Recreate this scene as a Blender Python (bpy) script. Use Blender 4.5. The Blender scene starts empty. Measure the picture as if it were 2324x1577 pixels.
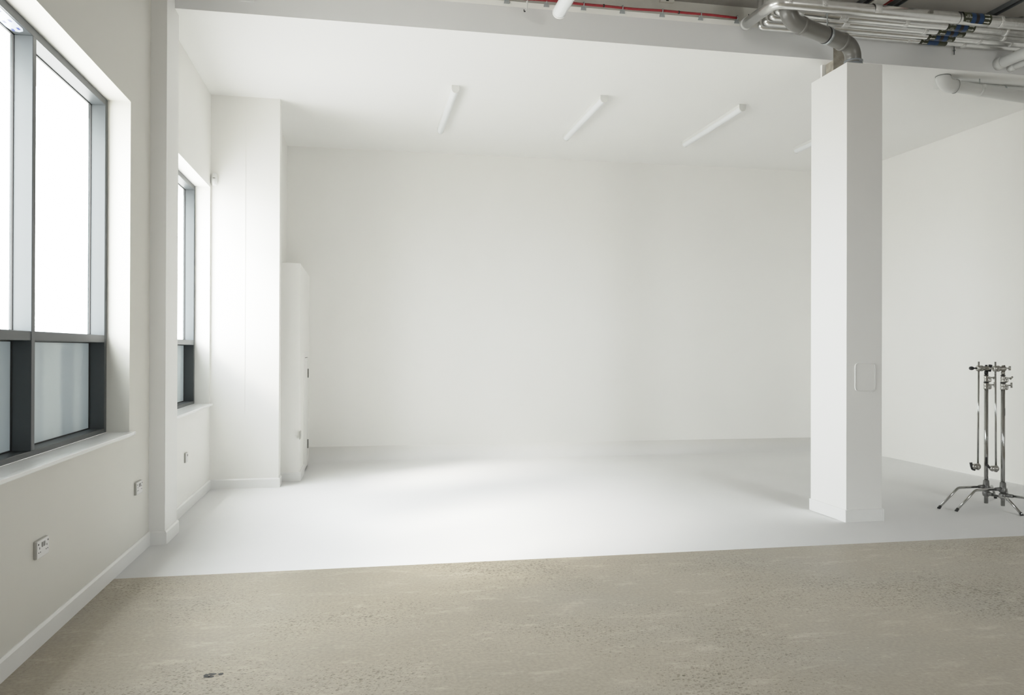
import bpy, bmesh, math, random
from mathutils import Vector, Matrix
random.seed(7)
PI = math.pi
S = bpy.context.scene
C = S.collection

# ------------------------------------------------------------------ materials
def new_mat(name):
    m = bpy.data.materials.new(name); m.use_nodes = True
    nt = m.node_tree; nt.nodes.clear()
    out = nt.nodes.new('ShaderNodeOutputMaterial')
    return m, nt, out

def N(nt, kind, **kw):
    n = nt.nodes.new(kind)
    for k, v in kw.items():
        if k in n.inputs: n.inputs[k].default_value = v
        else: setattr(n, k, v)
    return n

def simple(name, col, rough=0.5, metal=0.0, var=0.03, scale=6.0, bump=0.0, bscale=60.0, spec=0.5, coat=0.0):
    """principled surface with a gentle noise variation of its colour and an optional bump"""
    m, nt, out = new_mat(name)
    p = N(nt, 'ShaderNodeBsdfPrincipled', Roughness=rough, Metallic=metal)
    p.inputs['Specular IOR Level'].default_value = spec
    if coat: p.inputs['Coat Weight'].default_value = coat
    tc = N(nt, 'ShaderNodeTexCoord')
    nz = N(nt, 'ShaderNodeTexNoise', Scale=scale, Detail=4.0)
    nt.links.new(tc.outputs['Object'], nz.inputs['Vector'])
    r = N(nt, 'ShaderNodeValToRGB')
    r.color_ramp.elements[0].position = 0.3; r.color_ramp.elements[1].position = 0.7
    r.color_ramp.elements[0].color = (*[max(0, c * (1 - var)) for c in col], 1)
    r.color_ramp.elements[1].color = (*[min(1, c * (1 + var)) for c in col], 1)
    nt.links.new(nz.outputs['Fac'], r.inputs['Fac'])
    nt.links.new(r.outputs['Color'], p.inputs['Base Color'])
    if bump:
        b = N(nt, 'ShaderNodeBump', Strength=bump, Distance=0.01)
        n2 = N(nt, 'ShaderNodeTexNoise', Scale=bscale, Detail=5.0)
        nt.links.new(tc.outputs['Object'], n2.inputs['Vector'])
        nt.links.new(n2.outputs['Fac'], b.inputs['Height'])
        nt.links.new(b.outputs['Normal'], p.inputs['Normal'])
    nt.links.new(p.outputs['BSDF'], out.inputs['Surface'])
    return m

M = {}
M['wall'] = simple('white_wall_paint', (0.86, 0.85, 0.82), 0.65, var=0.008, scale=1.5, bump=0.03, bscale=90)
M['ceil'] = simple('white_ceiling_paint', (0.87, 0.865, 0.845), 0.7, var=0.006, scale=1.2)
M['beam'] = simple('bulkhead_paint', (0.80, 0.805, 0.81), 0.65, var=0.01, scale=1.5)
M['beam_strip'] = simple('bulkhead_upper_strip_paint', (0.84, 0.83, 0.80), 0.6, var=0.01, scale=3)
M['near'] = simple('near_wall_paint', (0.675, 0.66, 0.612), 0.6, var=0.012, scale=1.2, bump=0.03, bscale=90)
M['dim'] = simple('dull_grey_wall_paint', (0.78, 0.77, 0.75), 0.7, var=0.02)
M['skirt'] = simple('skirting_gloss_paint', (0.82, 0.82, 0.81), 0.35, var=0.01, scale=4)
M['sill'] = simple('sill_satin_paint', (0.80, 0.81, 0.81), 0.25, var=0.01, scale=3)
M['white_floor'] = simple('white_floor_paint', (0.905, 0.905, 0.905), 0.42, var=0.012, scale=1.3, spec=0.35, bump=0.02, bscale=40)
def fade_to_wall(m, c0, c1, z0, z1):
    nt = m.node_tree; p = [n for n in nt.nodes if n.type == 'BSDF_PRINCIPLED'][0]
    src = p.inputs['Base Color'].links[0].from_socket
    tc = N(nt, 'ShaderNodeTexCoord'); sp = N(nt, 'ShaderNodeSeparateXYZ'); nt.links.new(tc.outputs['Object'], sp.inputs[0])
    mr = N(nt, 'ShaderNodeMapRange'); mr.inputs[1].default_value = z0; mr.inputs[2].default_value = z1; nt.links.new(sp.outputs['Z'], mr.inputs[0])
    mx = N(nt, 'ShaderNodeMix', data_type='RGBA'); nt.links.new(mr.outputs[0], mx.inputs[0]); nt.links.new(src, mx.inputs[6]); mx.inputs[7].default_value = (*c1, 1)
    nt.links.new(mx.outputs[2], p.inputs['Base Color'])
    r2 = N(nt, 'ShaderNodeMapRange'); r2.inputs[1].default_value = z0; r2.inputs[2].default_value = z1; r2.inputs[3].default_value = 0.42; r2.inputs[4].default_value = 0.65
    nt.links.new(sp.outputs['Z'], r2.inputs[0]); nt.links.new(r2.outputs[0], p.inputs['Roughness'])
fade_to_wall(M['white_floor'], None, (0.86, 0.85, 0.82), 0.01, 0.16)
M['column'] = simple('column_paint', (0.83, 0.825, 0.81), 0.6, var=0.008, scale=2)
M['slab'] = simple('bare_slab_concrete', (0.45, 0.43, 0.405), 0.85, var=0.12, scale=2.0, bump=0.15, bscale=30)
M['cream'] = simple('cream_dusty_concrete', (0.86, 0.835, 0.77), 0.8, var=0.07, scale=5, bump=0.1, bscale=40)
M['raw'] = simple('raw_column_concrete', (0.33, 0.30, 0.25), 0.9, var=0.3, scale=14, bump=0.4, bscale=40)
M['frame'] = simple('grey_window_metal', (0.043, 0.050, 0.054), 0.45, var=0.03, scale=5, spec=0.5)
M['gasket'] = simple('black_gasket', (0.012, 0.012, 0.012), 0.6)
M['plastic'] = simple('white_plastic', (0.80, 0.80, 0.79), 0.3, var=0.01)
M['plate'] = simple('socket_plate_plastic', (0.70, 0.69, 0.68), 0.3, var=0.01)
M['plate_edge'] = simple('socket_box_plastic', (0.42, 0.41, 0.38), 0.45, var=0.02)
M['dark'] = simple('dark_slot', (0.015, 0.015, 0.014), 0.6)
M['rocker'] = simple('switch_rocker_plastic', (0.30, 0.29, 0.28), 0.4)
M['diffuser'] = simple('frosted_lamp_diffuser', (0.80, 0.82, 0.83), 0.35, var=0.005)
M['lampbody'] = simple('lamp_body_enamel', (0.74, 0.74, 0.72), 0.4, var=0.01)
M['foil'] = simple('foil_pipe_wrap', (0.76, 0.76, 0.745), 0.27, metal=0.92, var=0.06, scale=20, bump=0.14, bscale=22)
M['tape'] = simple('crinkled_foil_tape', (0.85, 0.85, 0.84), 0.18, metal=0.95, var=0.1, scale=90, bump=0.9, bscale=140)
M['pipewhite'] = simple('white_pipe_plastic', (0.66, 0.665, 0.65), 0.35, var=0.015)
M['drain'] = simple('grey_drain_plastic', (0.155, 0.150, 0.138), 0.28, var=0.03, scale=8)
M['drain_light'] = simple('blue_grey_drain_socket', (0.22, 0.24, 0.26), 0.3, var=0.03, scale=8)
M['galv'] = simple('galvanised_steel', (0.42, 0.45, 0.46), 0.4, metal=0.7, var=0.15, scale=60)
M['strut'] = simple('dark_strut_steel', (0.13, 0.14, 0.145), 0.5, metal=0.4, var=0.1, scale=20)
M['red'] = simple('red_cable_sheath', (0.30, 0.016, 0.022), 0.4, var=0.08, scale=30)
M['black'] = simple('black_rubber', (0.015, 0.015, 0.016), 0.5)
M['chrome'] = simple('chrome_tube', (0.40, 0.40, 0.39), 0.16, metal=1.0, var=0.02, scale=8)
M['satin'] = simple('satin_cast_metal', (0.46, 0.45, 0.42), 0.30, metal=1.0, var=0.1, scale=60, bump=0.1, bscale=120)
M['cast'] = simple('grey_cast_base', (0.16, 0.16, 0.155), 0.38, metal=0.6, var=0.15, scale=60)
M['arrow'] = simple('white_label_print', (0.55, 0.55, 0.52), 0.5)
M['olive'] = simple('olive_label_film', (0.026, 0.030, 0.010), 0.4, var=0.15, scale=30)
M['blue'] = simple('blue_label_film', (0.004, 0.033, 0.105), 0.4, var=0.1, scale=30)
M['crimson'] = simple('dark_crimson_label_film', (0.010, 0.006, 0.008), 0.4, var=0.1, scale=30)
M['film'] = simple('pale_protective_film', (0.40, 0.46, 0.56), 0.3, var=0.05, scale=8)
M['film_dot'] = simple('blue_film_print', (0.035, 0.05, 0.22), 0.4)
M['door'] = simple('door_white_paint', (0.83, 0.82, 0.80), 0.45, var=0.01)
M['brass'] = simple('aged_hinge_steel', (0.16, 0.155, 0.14), 0.4, metal=0.6, var=0.2, scale=60)
M['ext'] = simple('pale_outside_render', (0.75, 0.78, 0.82), 0.8)

def glass_mat():
    m, nt, out = new_mat('clear_window_glass')
    t = N(nt, 'ShaderNodeBsdfTransparent', Color=(0.97, 0.985, 0.98, 1))
    g = N(nt, 'ShaderNodeBsdfGlossy', Roughness=0.02, Color=(1, 1, 1, 1))
    mx = N(nt, 'ShaderNodeMixShader', Fac=0.035)
    nt.links.new(t.outputs[0], mx.inputs[1]); nt.links.new(g.outputs[0], mx.inputs[2])
    nt.links.new(mx.outputs[0], out.inputs['Surface'])
    return m
M['glass'] = glass_mat()

def frosted_mat():
    """privacy film: grey, a little light comes through, upright bands painted in for blurred reflections"""
    m, nt, out = new_mat('frosted_privacy_glass')
    tc = N(nt, 'ShaderNodeTexCoord')
    sp = N(nt, 'ShaderNodeSeparateXYZ'); nt.links.new(tc.outputs['Object'], sp.inputs[0])
    nz = N(nt, 'ShaderNodeTexNoise', Scale=3.0, Detail=0.3, noise_dimensions='1D')
    nt.links.new(sp.outputs['Y'], nz.inputs['W'])
    r = N(nt, 'ShaderNodeValToRGB'); r.color_ramp.interpolation = 'EASE'
    r.color_ramp.elements[0].position = 0.4; r.color_ramp.elements[0].color = (0.070, 0.080, 0.083, 1)
    r.color_ramp.elements[1].position = 0.6; r.color_ramp.elements[1].color = (0.105, 0.112, 0.110, 1)
    nt.links.new(nz.outputs['Fac'], r.inputs['Fac'])
    tr = N(nt, 'ShaderNodeBsdfTranslucent'); nt.links.new(r.outputs['Color'], tr.inputs['Color'])
    df = N(nt, 'ShaderNodeBsdfDiffuse', Color=(0.32, 0.34, 0.35, 1))
    ad = N(nt, 'ShaderNodeAddShader'); nt.links.new(tr.outputs[0], ad.inputs[0]); nt.links.new(df.outputs[0], ad.inputs[1])
    g = N(nt, 'ShaderNodeBsdfGlossy', Roughness=0.2, Color=(0.8, 0.8, 0.8, 1))
    mx = N(nt, 'ShaderNodeMixShader', Fac=0.06)
    nt.links.new(ad.outputs[0], mx.inputs[1]); nt.links.new(g.outputs[0], mx.inputs[2])
    nt.links.new(mx.outputs[0], out.inputs['Surface'])
    return m
M['frosted'] = frosted_mat()

def concrete_floor():
    m, nt, out = new_mat('polished_concrete_floor')
    L = nt.links.new
    p = N(nt, 'ShaderNodeBsdfPrincipled', Roughness=0.5)
    p.inputs['Specular IOR Level'].default_value = 0.3
    tc = N(nt, 'ShaderNodeTexCoord')
    def mapped(sx, sy, rz=0.0):
        mp = N(nt, 'ShaderNodeMapping'); mp.inputs['Scale'].default_value = (sx, sy, 1); mp.inputs['Rotation'].default_value = (0, 0, rz)
        L(tc.outputs['Object'], mp.inputs['Vector']); return mp
    def ramp(src, p0, p1, c0, c1):
        r = N(nt, 'ShaderNodeValToRGB')
        r.color_ramp.elements[0].position = p0; r.color_ramp.elements[1].position = p1
        r.color_ramp.elements[0].color = (*c0, 1); r.color_ramp.elements[1].color = (*c1, 1)
        L(src, r.inputs['Fac']); return r
    def mix(mode, fac, a, b):
        x = N(nt, 'ShaderNodeMix', data_type='RGBA', blend_type=mode)
        if isinstance(fac, float): x.inputs[0].default_value = fac
        else: L(fac, x.inputs[0])
        for i, v in ((6, a), (7, b)):
            if isinstance(v, tuple): x.inputs[i].default_value = (*v, 1)
            else: L(v, x.inputs[i])
        return x.outputs[2]
    # broad mottling
    n1 = N(nt, 'ShaderNodeTexNoise', Scale=1.1, Detail=5.0, Roughness=0.6); L(mapped(1, 1).outputs[0], n1.inputs['Vector'])
    base = ramp(n1.outputs['Fac'], 0.3, 0.7, (0.292, 0.256, 0.200), (0.372, 0.330, 0.262)).outputs['Color']
    # warm / cool patches
    n2 = N(nt, 'ShaderNodeTexNoise', Scale=0.8, Detail=3.0); L(mapped(1.0, 1.6, 0.4).outputs[0], n2.inputs['Vector'])
    base = mix('MIX', ramp(n2.outputs['Fac'], 0.45, 0.75, (0, 0, 0), (0.55, 0.55, 0.55)).outputs['Color'], base, (0.320, 0.298, 0.252))
    # fine grain
    n3 = N(nt, 'ShaderNodeTexNoise', Scale=55.0, Detail=3.0); L(mapped(1, 1).outputs[0], n3.inputs['Vector'])
    base = mix('MULTIPLY', 0.9, base, ramp(n3.outputs['Fac'], 0.25, 0.7, (0.80, 0.80, 0.80), (1.1, 1.1, 1.1)).outputs['Color'])
    # drifting pale trowel streaks
    n4 = N(nt, 'ShaderNodeTexNoise', Scale=3.2, Detail=7.0, Roughness=0.75); L(mapped(1.0, 2.6, 0.25).outputs[0], n4.inputs['Vector'])
    st = ramp(n4.outputs['Fac'], 0.54, 0.68, (0, 0, 0), (0.5, 0.5, 0.5)).outputs['Color']
    base = mix('MIX', st, base, (0.52, 0.465, 0.385))
    # exposed dark aggregate, denser in patches
    dens = N(nt, 'ShaderNodeTexNoise', Scale=0.9, Detail=2.0); L(mapped(1, 1.2).outputs[0], dens.inputs['Vector'])
    for sc, thr, dark in ((42.0, 0.32, 0.56), (85.0, 0.38, 0.62), (18.0, 0.13, 0.50)):
        v = N(nt, 'ShaderNodeTexVoronoi', Scale=sc, Randomness=1.0); L(mapped(1.0, 1.6, 0.2).outputs[0], v.inputs['Vector'])
        ma = N(nt, 'ShaderNodeMath', operation='MULTIPLY_ADD'); L(dens.outputs['Fac'], ma.inputs[0]); ma.inputs[1].default_value = thr * 4.5; ma.inputs[2].default_value = -thr * 1.42
        # per-cell random size
        sep = N(nt, 'ShaderNodeSeparateColor'); L(v.outputs['Color'], sep.inputs[0])
        mr = N(nt, 'ShaderNodeMath', operation='MULTIPLY'); L(ma.outputs[0], mr.inputs[0]); L(sep.outputs['Red'], mr.inputs[1])
        lt = N(nt, 'ShaderNodeMath', operation='LESS_THAN'); L(v.outputs['Distance'], lt.inputs[0]); L(mr.outputs[0], lt.inputs[1])
        base = mix('MULTIPLY', lt.outputs[0], base, (dark, dark * 0.98, dark * 0.93))
    # tiny pale chips
    v = N(nt, 'ShaderNodeTexVoronoi', Scale=9.0, Randomness=1.0); L(mapped(1.0, 2.2, 0.2).outputs[0], v.inputs['Vector'])
    lt = N(nt, 'ShaderNodeMath', operation='LESS_THAN'); L(v.outputs['Distance'], lt.inputs[0]); lt.inputs[1].default_value = 0.035
    base = mix('MIX', lt.outputs[0], base, (0.66, 0.63, 0.56))
    L(base, p.inputs['Base Color'])
    rr = ramp(n1.outputs['Fac'], 0.3, 0.7, (0.42, 0.42, 0.42), (0.58, 0.58, 0.58)); L(rr.outputs['Color'], p.inputs['Roughness'])
    b = N(nt, 'ShaderNodeBump', Strength=0.08, Distance=0.01); L(n3.outputs['Fac'], b.inputs['Height']); L(b.outputs[0], p.inputs['Normal'])
    L(p.outputs[0], out.inputs['Surface'])
    return m
M['concrete'] = concrete_floor()

# ------------------------------------------------------------------ mesh helpers
def box(bm, x0, x1, y0, y1, z0, z1, bev=0.0, seg=2, mi=0):
    v = [bm.verts.new((x, y, z)) for x in (x0, x1) for y in (y0, y1) for z in (z0, z1)]
    idx = ((0, 1, 3, 2), (4, 6, 7, 5), (0, 4, 5, 1), (2, 3, 7, 6), (0, 2, 6, 4), (1, 5, 7, 3))
    fs = [bm.faces.new([v[i] for i in f]) for f in idx]
    for f in fs: f.material_index = mi
    if bev > 0:
        es = list({e for f in fs for e in f.edges})
        r = bmesh.ops.bevel(bm, geom=es, offset=bev, segments=seg, profile=0.5, affect='EDGES')
        for f in r['faces']: f.material_index = mi

def frame_at(t):
    t = t.normalized()
    a = Vector((0, 0, 1)) if abs(t.z) < 0.9 else Vector((0, 1, 0))
    u = t.cross(a).normalized(); return u, t.cross(u).normalized()

def sweep(bm, pts, rad, seg=16, caps=True, mi=0, smooth=True):
    """round tube along a path; rad may be a list"""
    pts = [Vector(p) for p in pts]; n = len(pts)
    rads = rad if isinstance(rad, (list, tuple)) else [rad] * n
    tang = []
    for i in range(n):
        if i == 0: t = pts[1] - pts[0]
        elif i == n - 1: t = pts[-1] - pts[-2]
        else: t = (pts[i] - pts[i - 1]).normalized() + (pts[i + 1] - pts[i]).normalized()
        if t.length < 1e-9: t = tang[-1] if tang else Vector((0, 0, 1))
        tang.append(t.normalized())
    u, w = frame_at(tang[0]); rings = []
    for i in range(n):
        t = tang[i]
        u = (u - t * u.dot(t)).normalized(); w = t.cross(u)
        rings.append([bm.verts.new(pts[i] + (u * math.cos(2 * PI * k / seg) + w * math.sin(2 * PI * k / seg)) * rads[i]) for k in range(seg)])
    for a, b in zip(rings, rings[1:]):
        for k in range(seg):
            f = bm.faces.new((a[k], a[(k + 1) % seg], b[(k + 1) % seg], b[k])); f.smooth = smooth; f.material_index = mi
    if caps:
        for r_ in (rings[0][::-1], rings[-1]):
            f = bm.faces.new(r_); f.material_index = mi

def arc(pts, r, n=8):
    """polyline with its corners rounded to radius r"""
    pts = [Vector(p) for p in pts]; out = [pts[0]]
    for i in range(1, len(pts) - 1):
        a, b, c = pts[i - 1], pts[i], pts[i + 1]
        d1, d2 = (a - b).normalized(), (c - b).normalized()
        ang = d1.angle(d2)
        t = min(r / math.tan(ang / 2), (a - b).length * 0.95, (c - b).length * 0.95)
        p, q = b + d1 * t, b + d2 * t
        rr = t * math.tan(ang / 2)
        cen = b + (d1 + d2).normalized() * (rr / math.sin(ang / 2))
        v0, v1 = p - cen, q - cen
        tot = v0.angle(v1)
        ax = v0.cross(v1).normalized()
        for k in range(n + 1):
            out.append(cen + Matrix.Rotation(tot * k / n, 3, ax) @ v0)
    out.append(pts[-1]); return out

def rod(bm, p0, p1, r0, r1=None, seg=16, mi=0):
    sweep(bm, [p0, p1], [r0, r0 if r1 is None else r1], seg, mi=mi)

def lathe(bm, origin, axis, prof, seg=20):
    """revolve (distance along axis, radius) pairs"""
    o, ax = Vector(origin), Vector(axis).normalized(); u, w = frame_at(ax); rings = []
    for d, r in prof:
        rings.append([bm.verts.new(o + ax * d + (u * math.cos(2 * PI * k / seg) + w * math.sin(2 * PI * k / seg)) * r) for k in range(seg)])
    for a, b in zip(rings, rings[1:]):
        for k in range(seg):
            f = bm.faces.new((a[k], a[(k + 1) % seg], b[(k + 1) % seg], b[k])); f.smooth = True
    bm.faces.new(rings[0][::-1]); bm.faces.new(rings[-1])

def prism(bm, poly, vec):
    """extrude a planar 3-D polygon by vec"""
    vec = Vector(vec)
    a = [bm.verts.new(Vector(p)) for p in poly]; b = [bm.verts.new(Vector(p) + vec) for p in poly]
    n = len(a); bm.faces.new(a[::-1]); bm.faces.new(b)
    for k in range(n): bm.faces.new((a[k], a[(k + 1) % n], b[(k + 1) % n], b[k]))

def B(): return bmesh.new()

def obj(name, bm, mats, parent=None, loc=None):
    me = bpy.data.meshes.new(name)
    top = parent
    while top is not None and top.parent is not None: top = top.parent
    if top is not None and top.type == 'EMPTY': bmesh.ops.translate(bm, verts=bm.verts, vec=-top.location)
    bmesh.ops.recalc_face_normals(bm, faces=bm.faces)
    bm.to_mesh(me); bm.free()
    for m in (mats if isinstance(mats, (list, tuple)) else [mats]): me.materials.append(M[m])
    o = bpy.data.objects.new(name, me); C.objects.link(o)
    if parent is not None: o.parent = parent
    return o

def tag(o, label=None, cat=None, group=None, kind=None):
    for k, v in (('label', label), ('category', cat), ('group', group), ('kind', kind)):
        if v: o[k] = v
    return o

def thing(name, label, cat, loc=(0, 0, 0), group=None, kind=None):
    o = bpy.data.objects.new(name, None); o.empty_display_size = 0.1; C.objects.link(o); o.location = loc
    return tag(o, label, cat, group, kind)

def dup(root, loc, label, group=None):
    r = root.copy(); C.objects.link(r); r.location = loc; r['label'] = label
    if group: r['group'] = group
    for ch in list(root.children):
        c = ch.copy(); C.objects.link(c); c.parent = r
        for g in list(ch.children):
            d = g.copy(); C.objects.link(d); d.parent = c
    return r

def struct(name, bm, mats, label, cat):
    return tag(obj(name, bm, mats), label, cat, kind='structure')

# ------------------------------------------------------------------ room dimensions
XN = 9.6                        # right wall of the near room
XW, XR = -1.543, 7.085          # left and right wall faces
YB, YN = 10.61, -4.0            # back wall, wall behind the camera
YP = 5.372                      # edge of the white floor paint
ZC, ZS = 4.09, 4.60             # white ceiling, bare slab
YBM = 6.50                      # bulkhead face
W1 = (3.335, 5.746, 0.888, 3.125)  # window 1: y0 y1 z0 z1
W2 = (6.90, 8.605, 0.888, 3.125)
TW = -1.80                      # outside face of the left wall

# floors
b = B(); box(b, XW - 0.3, XN + 0.2, YN - 0.2, YP, -0.12, 0.0); box(b, XR + 0.02, XN + 0.2, YP, YBM + 0.3, -0.12, 0.0)
floor = struct('floor', b, 'concrete', 'polished grey-brown concrete floor in front of the white painted area', 'floor')
b = B()
# white painted floor that rolls up the back wall in a small curve
prof = [(YP, 0.0)]; R_ = 0.22
for k in range(0, 11):
    a = PI / 2 * k / 10; prof.append((YB + 0.004 - R_ + R_ * math.sin(a), R_ - R_ * math.cos(a)))
x0, x1 = XW - 0.02, XR + 0.02
va = [b.verts.new((x0, y, z)) for y, z in prof]; vb = [b.verts.new((x1, y, z)) for y, z in prof]
for k in range(len(prof) - 1):
    f = b.faces.new((va[k], vb[k], vb[k + 1], va[k + 1])); f.smooth = True
low = [b.verts.new(p) for p in ((x0, YP, -0.12), (x1, YP, -0.12), (x1, YB + 0.004, -0.12), (x0, YB + 0.004, -0.12))]
b.faces.new((va[0], low[0], low[1], vb[0])); b.faces.new((low[3], low[2], low[1], low[0])); b.faces.new((va[-1], vb[-1], low[2], low[3]))
b.faces.new([low[0]] + va + [low[3]]); b.faces.new([low[1], low[2]] + vb[::-1])
struct('floor_painted', b, 'white_floor', 'glossy white painted studio floor curving up into the back wall', 'floor')
# floor damage: a broken fixing hole in the concrete
b = B()
random.seed(3)
for (cx, cy, sx, sy) in ((-0.672, 3.712, .012, .016), (-0.648, 3.719, .018, .014), (-0.668, 3.695, .014, .010), (-0.650, 3.692, .014, .012), (-0.612, 3.715, .012, .014)):
    vs = [b.verts.new((cx + sx * math.cos(t * PI / 5) * random.uniform(.75, 1.1), cy + sy * math.sin(t * PI / 5) * random.uniform(.75, 1.1), 0.0012)) for t in range(10)]
    b.faces.new(vs)
obj('fixing_hole', b, 'dark', floor)

# left wall with two window openings, built around them
b = B()
def wall_left_piece(y0, y1, z0, z1, mi): box(b, TW, XW, y0, y1, z0, z1, mi=mi)
wall_left_piece(YN, W1[0], 0, 4.7, 0)
wall_left_piece(W1[0], W1[1], 0, W1[2] - 0.022, 0); wall_left_piece(W1[0], W1[1], W1[3], 4.7, 0)
wall_left_piece(W1[1], 6.30, 0, 4.7, 0)
box(b, -2.00, TW, W1[0] - 0.3, W1[1] + 0.3, 3.085, 3.6)
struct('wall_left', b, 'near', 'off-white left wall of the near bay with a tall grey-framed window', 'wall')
b = B()
wall_left_piece(6.30, W2[0], 0, 4.7, 0)
wall_left_piece(W2[0], W2[1], 0, W2[2] - 0.022, 0); wall_left_piece(W2[0], W2[1], W2[3], 4.7, 0)
wall_left_piece(W2[1], YB + 0.2, 0, 4.7, 0)
box(b, -2.00, TW, W2[0] - 0.3, W2[1] + 0.3, 3.085, 3.6)
struct('wall_left_alcove', b, 'wall', 'white left wall of the painted studio bay behind the pilaster', 'wall')
b = B(); box(b, XW - 0.02, XR + 0.2, YB, YB + 0.2, 0, 4.7)
struct('wall_back', b, 'wall', 'plain white back wall of the studio bay', 'wall')
b = B(); box(b, XR, XR + 0.2, YBM, YB, 0, 4.7)
struct('wall_right', b, 'wall', 'white right wall behind the two chrome stands', 'wall')
b = B(); box(b, XN, XN + 0.2, YN, YBM + 0.2, 0, 4.7)
struct('wall_side', b, 'dim', 'far side wall of the near room beyond the right edge', 'wall')
b = B(); box(b, XR + 0.2, XN, YBM, YBM + 0.2, 0, 4.7)
struct('wall_front', b, 'wall', 'white wall beside the studio bay beyond the right edge', 'wall')
W3 = (4.5, 6.10, 1.05, 2.95)         # unseen window added behind the camera for fill light: x0 x1 z0 z1
b = B(); box(b, TW, W3[0], YN - 0.2, YN, 0, 4.7); box(b, W3[1], XN + 0.2, YN - 0.2, YN, 0, 4.7)
box(b, W3[0], W3[1], YN - 0.2, YN, 0, W3[2]); box(b, W3[0], W3[1], YN - 0.2, YN, W3[3], 4.7)
struct('wall_rear', b, 'dim', 'white wall behind the viewpoint', 'wall')
b = B(); box(b, XW, XR, YBM + 0.002, YB, ZC, ZC + 0.1)
struct('ceiling', b, 'ceil', 'flat white ceiling over the painted studio bay', 'ceiling')
b = B(); box(b, TW, XN + 0.2, YN - 0.2, YB + 0.2, ZS, ZS + 0.2)
struct('ceiling_slab', b, 'slab', 'bare grey concrete slab overhead in the near bay', 'ceiling')

# bulkhead: plasterboard face, leaning pale strip, cream concrete above
for nm, xa, xb, lab in (('trim_1', -1.43, 4.195, 'long grey-white bulkhead face between pilaster and column'), ('trim_2', 4.365, XR, 'shaded grey bulkhead face to the right of the column')):
    b = B(); box(b, xa, xb, YBM, YBM + 0.0015, ZC, 4.335); box(b, xa, xb, YBM + 0.0015, YBM + 0.06, ZC + 0.1, 4.335)
    bk = struct(nm, b, 'beam', lab, 'bulkhead')
    b = B()
    prism(b, [(xa, YBM, 4.325), (xa, YBM - 0.014, 4.365), (xa, YBM + 0.06, 4.365), (xa, YBM + 0.06, 4.325)], (xb - xa, 0, 0))
    box(b, xa, xb, YBM + 0.004, YBM + 0.06, 4.3652, 4.372)
    obj('upper_strip', b, 'beam_strip', bk)
b = B(); box(b, -1.43, XR, 6.72, 6.90, ZC + 0.1, ZS)
struct('trim_3', b, 'cream', 'cream concrete beam edge above the red cable', 'beam')
# slight patch plate on the bulkhead top left
b = B(); box(b, -0.945, -0.84, YBM - 0.006, YBM + 0.01, 4.186, 4.27, 0.002)
tag(obj('blanking_plate', b, 'beam'), 'small flat white blanking plate high on the bulkhead near the pilaster', 'plate')

# pilaster between the windows
b = B(); box(b, XW - 0.01, -1.430, 6.255, 6.64, 0, ZS)
struct('column_pilaster', b, 'column', 'slim white pilaster standing between the two windows', 'pilaster')
# boxed-out wall pieces at the back left
b = B(); box(b, XW - 0.01, -0.853, 8.64, 8.82, 0, ZC)
pr = struct('wall_return', b, 'wall', 'broad white wall return just past the second window', 'wall')
b = B(); box(b, -1.208, -1.196, 8.637, 8.645, 0.78, 4.085); obj('corner_bead', b, 'wall', pr)
b = B(); box(b, XW - 0.01, -0.955, 8.82, YB + 0.02, 0, ZC)
struct('wall_alcove', b, 'wall', 'recessed white wall behind the broad wall return', 'wall')
b = B(); box(b, -0.97, -0.667, 9.0, YB + 0.01, 0, 2.402, 0.004)
cup = struct('wall_boxing', b, 'wall', 'low white boxed-in projection with a narrow door, beside the wall return', 'boxing')

# door on the side of the boxing
d1 = thing('door_1', 'narrow white flush door in the side of the low boxing', 'door', (-0.667, 9.9, 0), kind='structure')
b = B()
box(b, -0.668, -0.657, 9.60, 9.67, 0.0, 1.424, 0.002); box(b, -0.668, -0.657, 10.18, 10.25, 0.0, 1.424, 0.002); box(b, -0.668, -0.657, 9.67, 10.18, 1.355, 1.424, 0.002)
obj('architrave', b, 'door', d1)
b = B(); box(b, -0.668, -0.6605, 9.678, 10.172, 0.012, 1.347, 0.001); leaf = obj('door_leaf', b, 'door', d1)
b = B()
for za, zb, ya, yb in ((0.0, 0.012, 9.70, 10.175), (1.347, 1.355, 9.67, 10.18)): box(b, -0.668, -0.6648, ya, yb, za, zb)
box(b, -0.668, -0.6648, 10.172, 10.18, 0.0, 1.35)
obj('gap_line', b, 'dark', d1)
for z in (0.22, 1.10):
    b = B(); box(b, -0.668, -0.652, 10.155, 10.180, z, z + 0.11, 0.002); rod(b, (-0.652, 10.176, z), (-0.652, 10.176, z + 0.11), 0.006, seg=10)
    obj('hinge', b, 'brass', d1)

# ------------------------------------------------------------------ skirtings
def skirt(name, path, label, mat='skirt', h=0.10, t=0.015):
    """a moulded board along an open floor path (list of x,y), thickness to the left of travel"""
    pts = [Vector((x, y, 0)) for x, y in path]; n = len(pts)
    prof = [(0, 0), (t, 0), (t, h - 0.012), (t * 0.35, h), (0, h)]
    offs = []
    for i in range(n):
        dirs = []
        if i > 0: dirs.append((pts[i] - pts[i - 1]).normalized())
        if i < n - 1: dirs.append((pts[i + 1] - pts[i]).normalized())
        nrm = [Vector((-d.y, d.x, 0)) for d in dirs]
        if len(nrm) == 2:
            s = nrm[0] + nrm[1]; s = s / max(0.2, s.dot(nrm[0]))
        else: s = nrm[0]
        offs.append(s)
    b = B(); rings = [[b.verts.new(pts[i] + offs[i] * d + Vector((0, 0, z))) for d, z in prof] for i in range(n)]
    m = len(prof)
    for a, c in zip(rings, rings[1:]):
        for k in range(m): b.faces.new((a[k], a[(k + 1) % m], c[(k + 1) % m], c[k]))
    b.faces.new(rings[0]); b.faces.new(rings[-1][::-1])
    return struct(name, b, mat, label, 'skirting')
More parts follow.
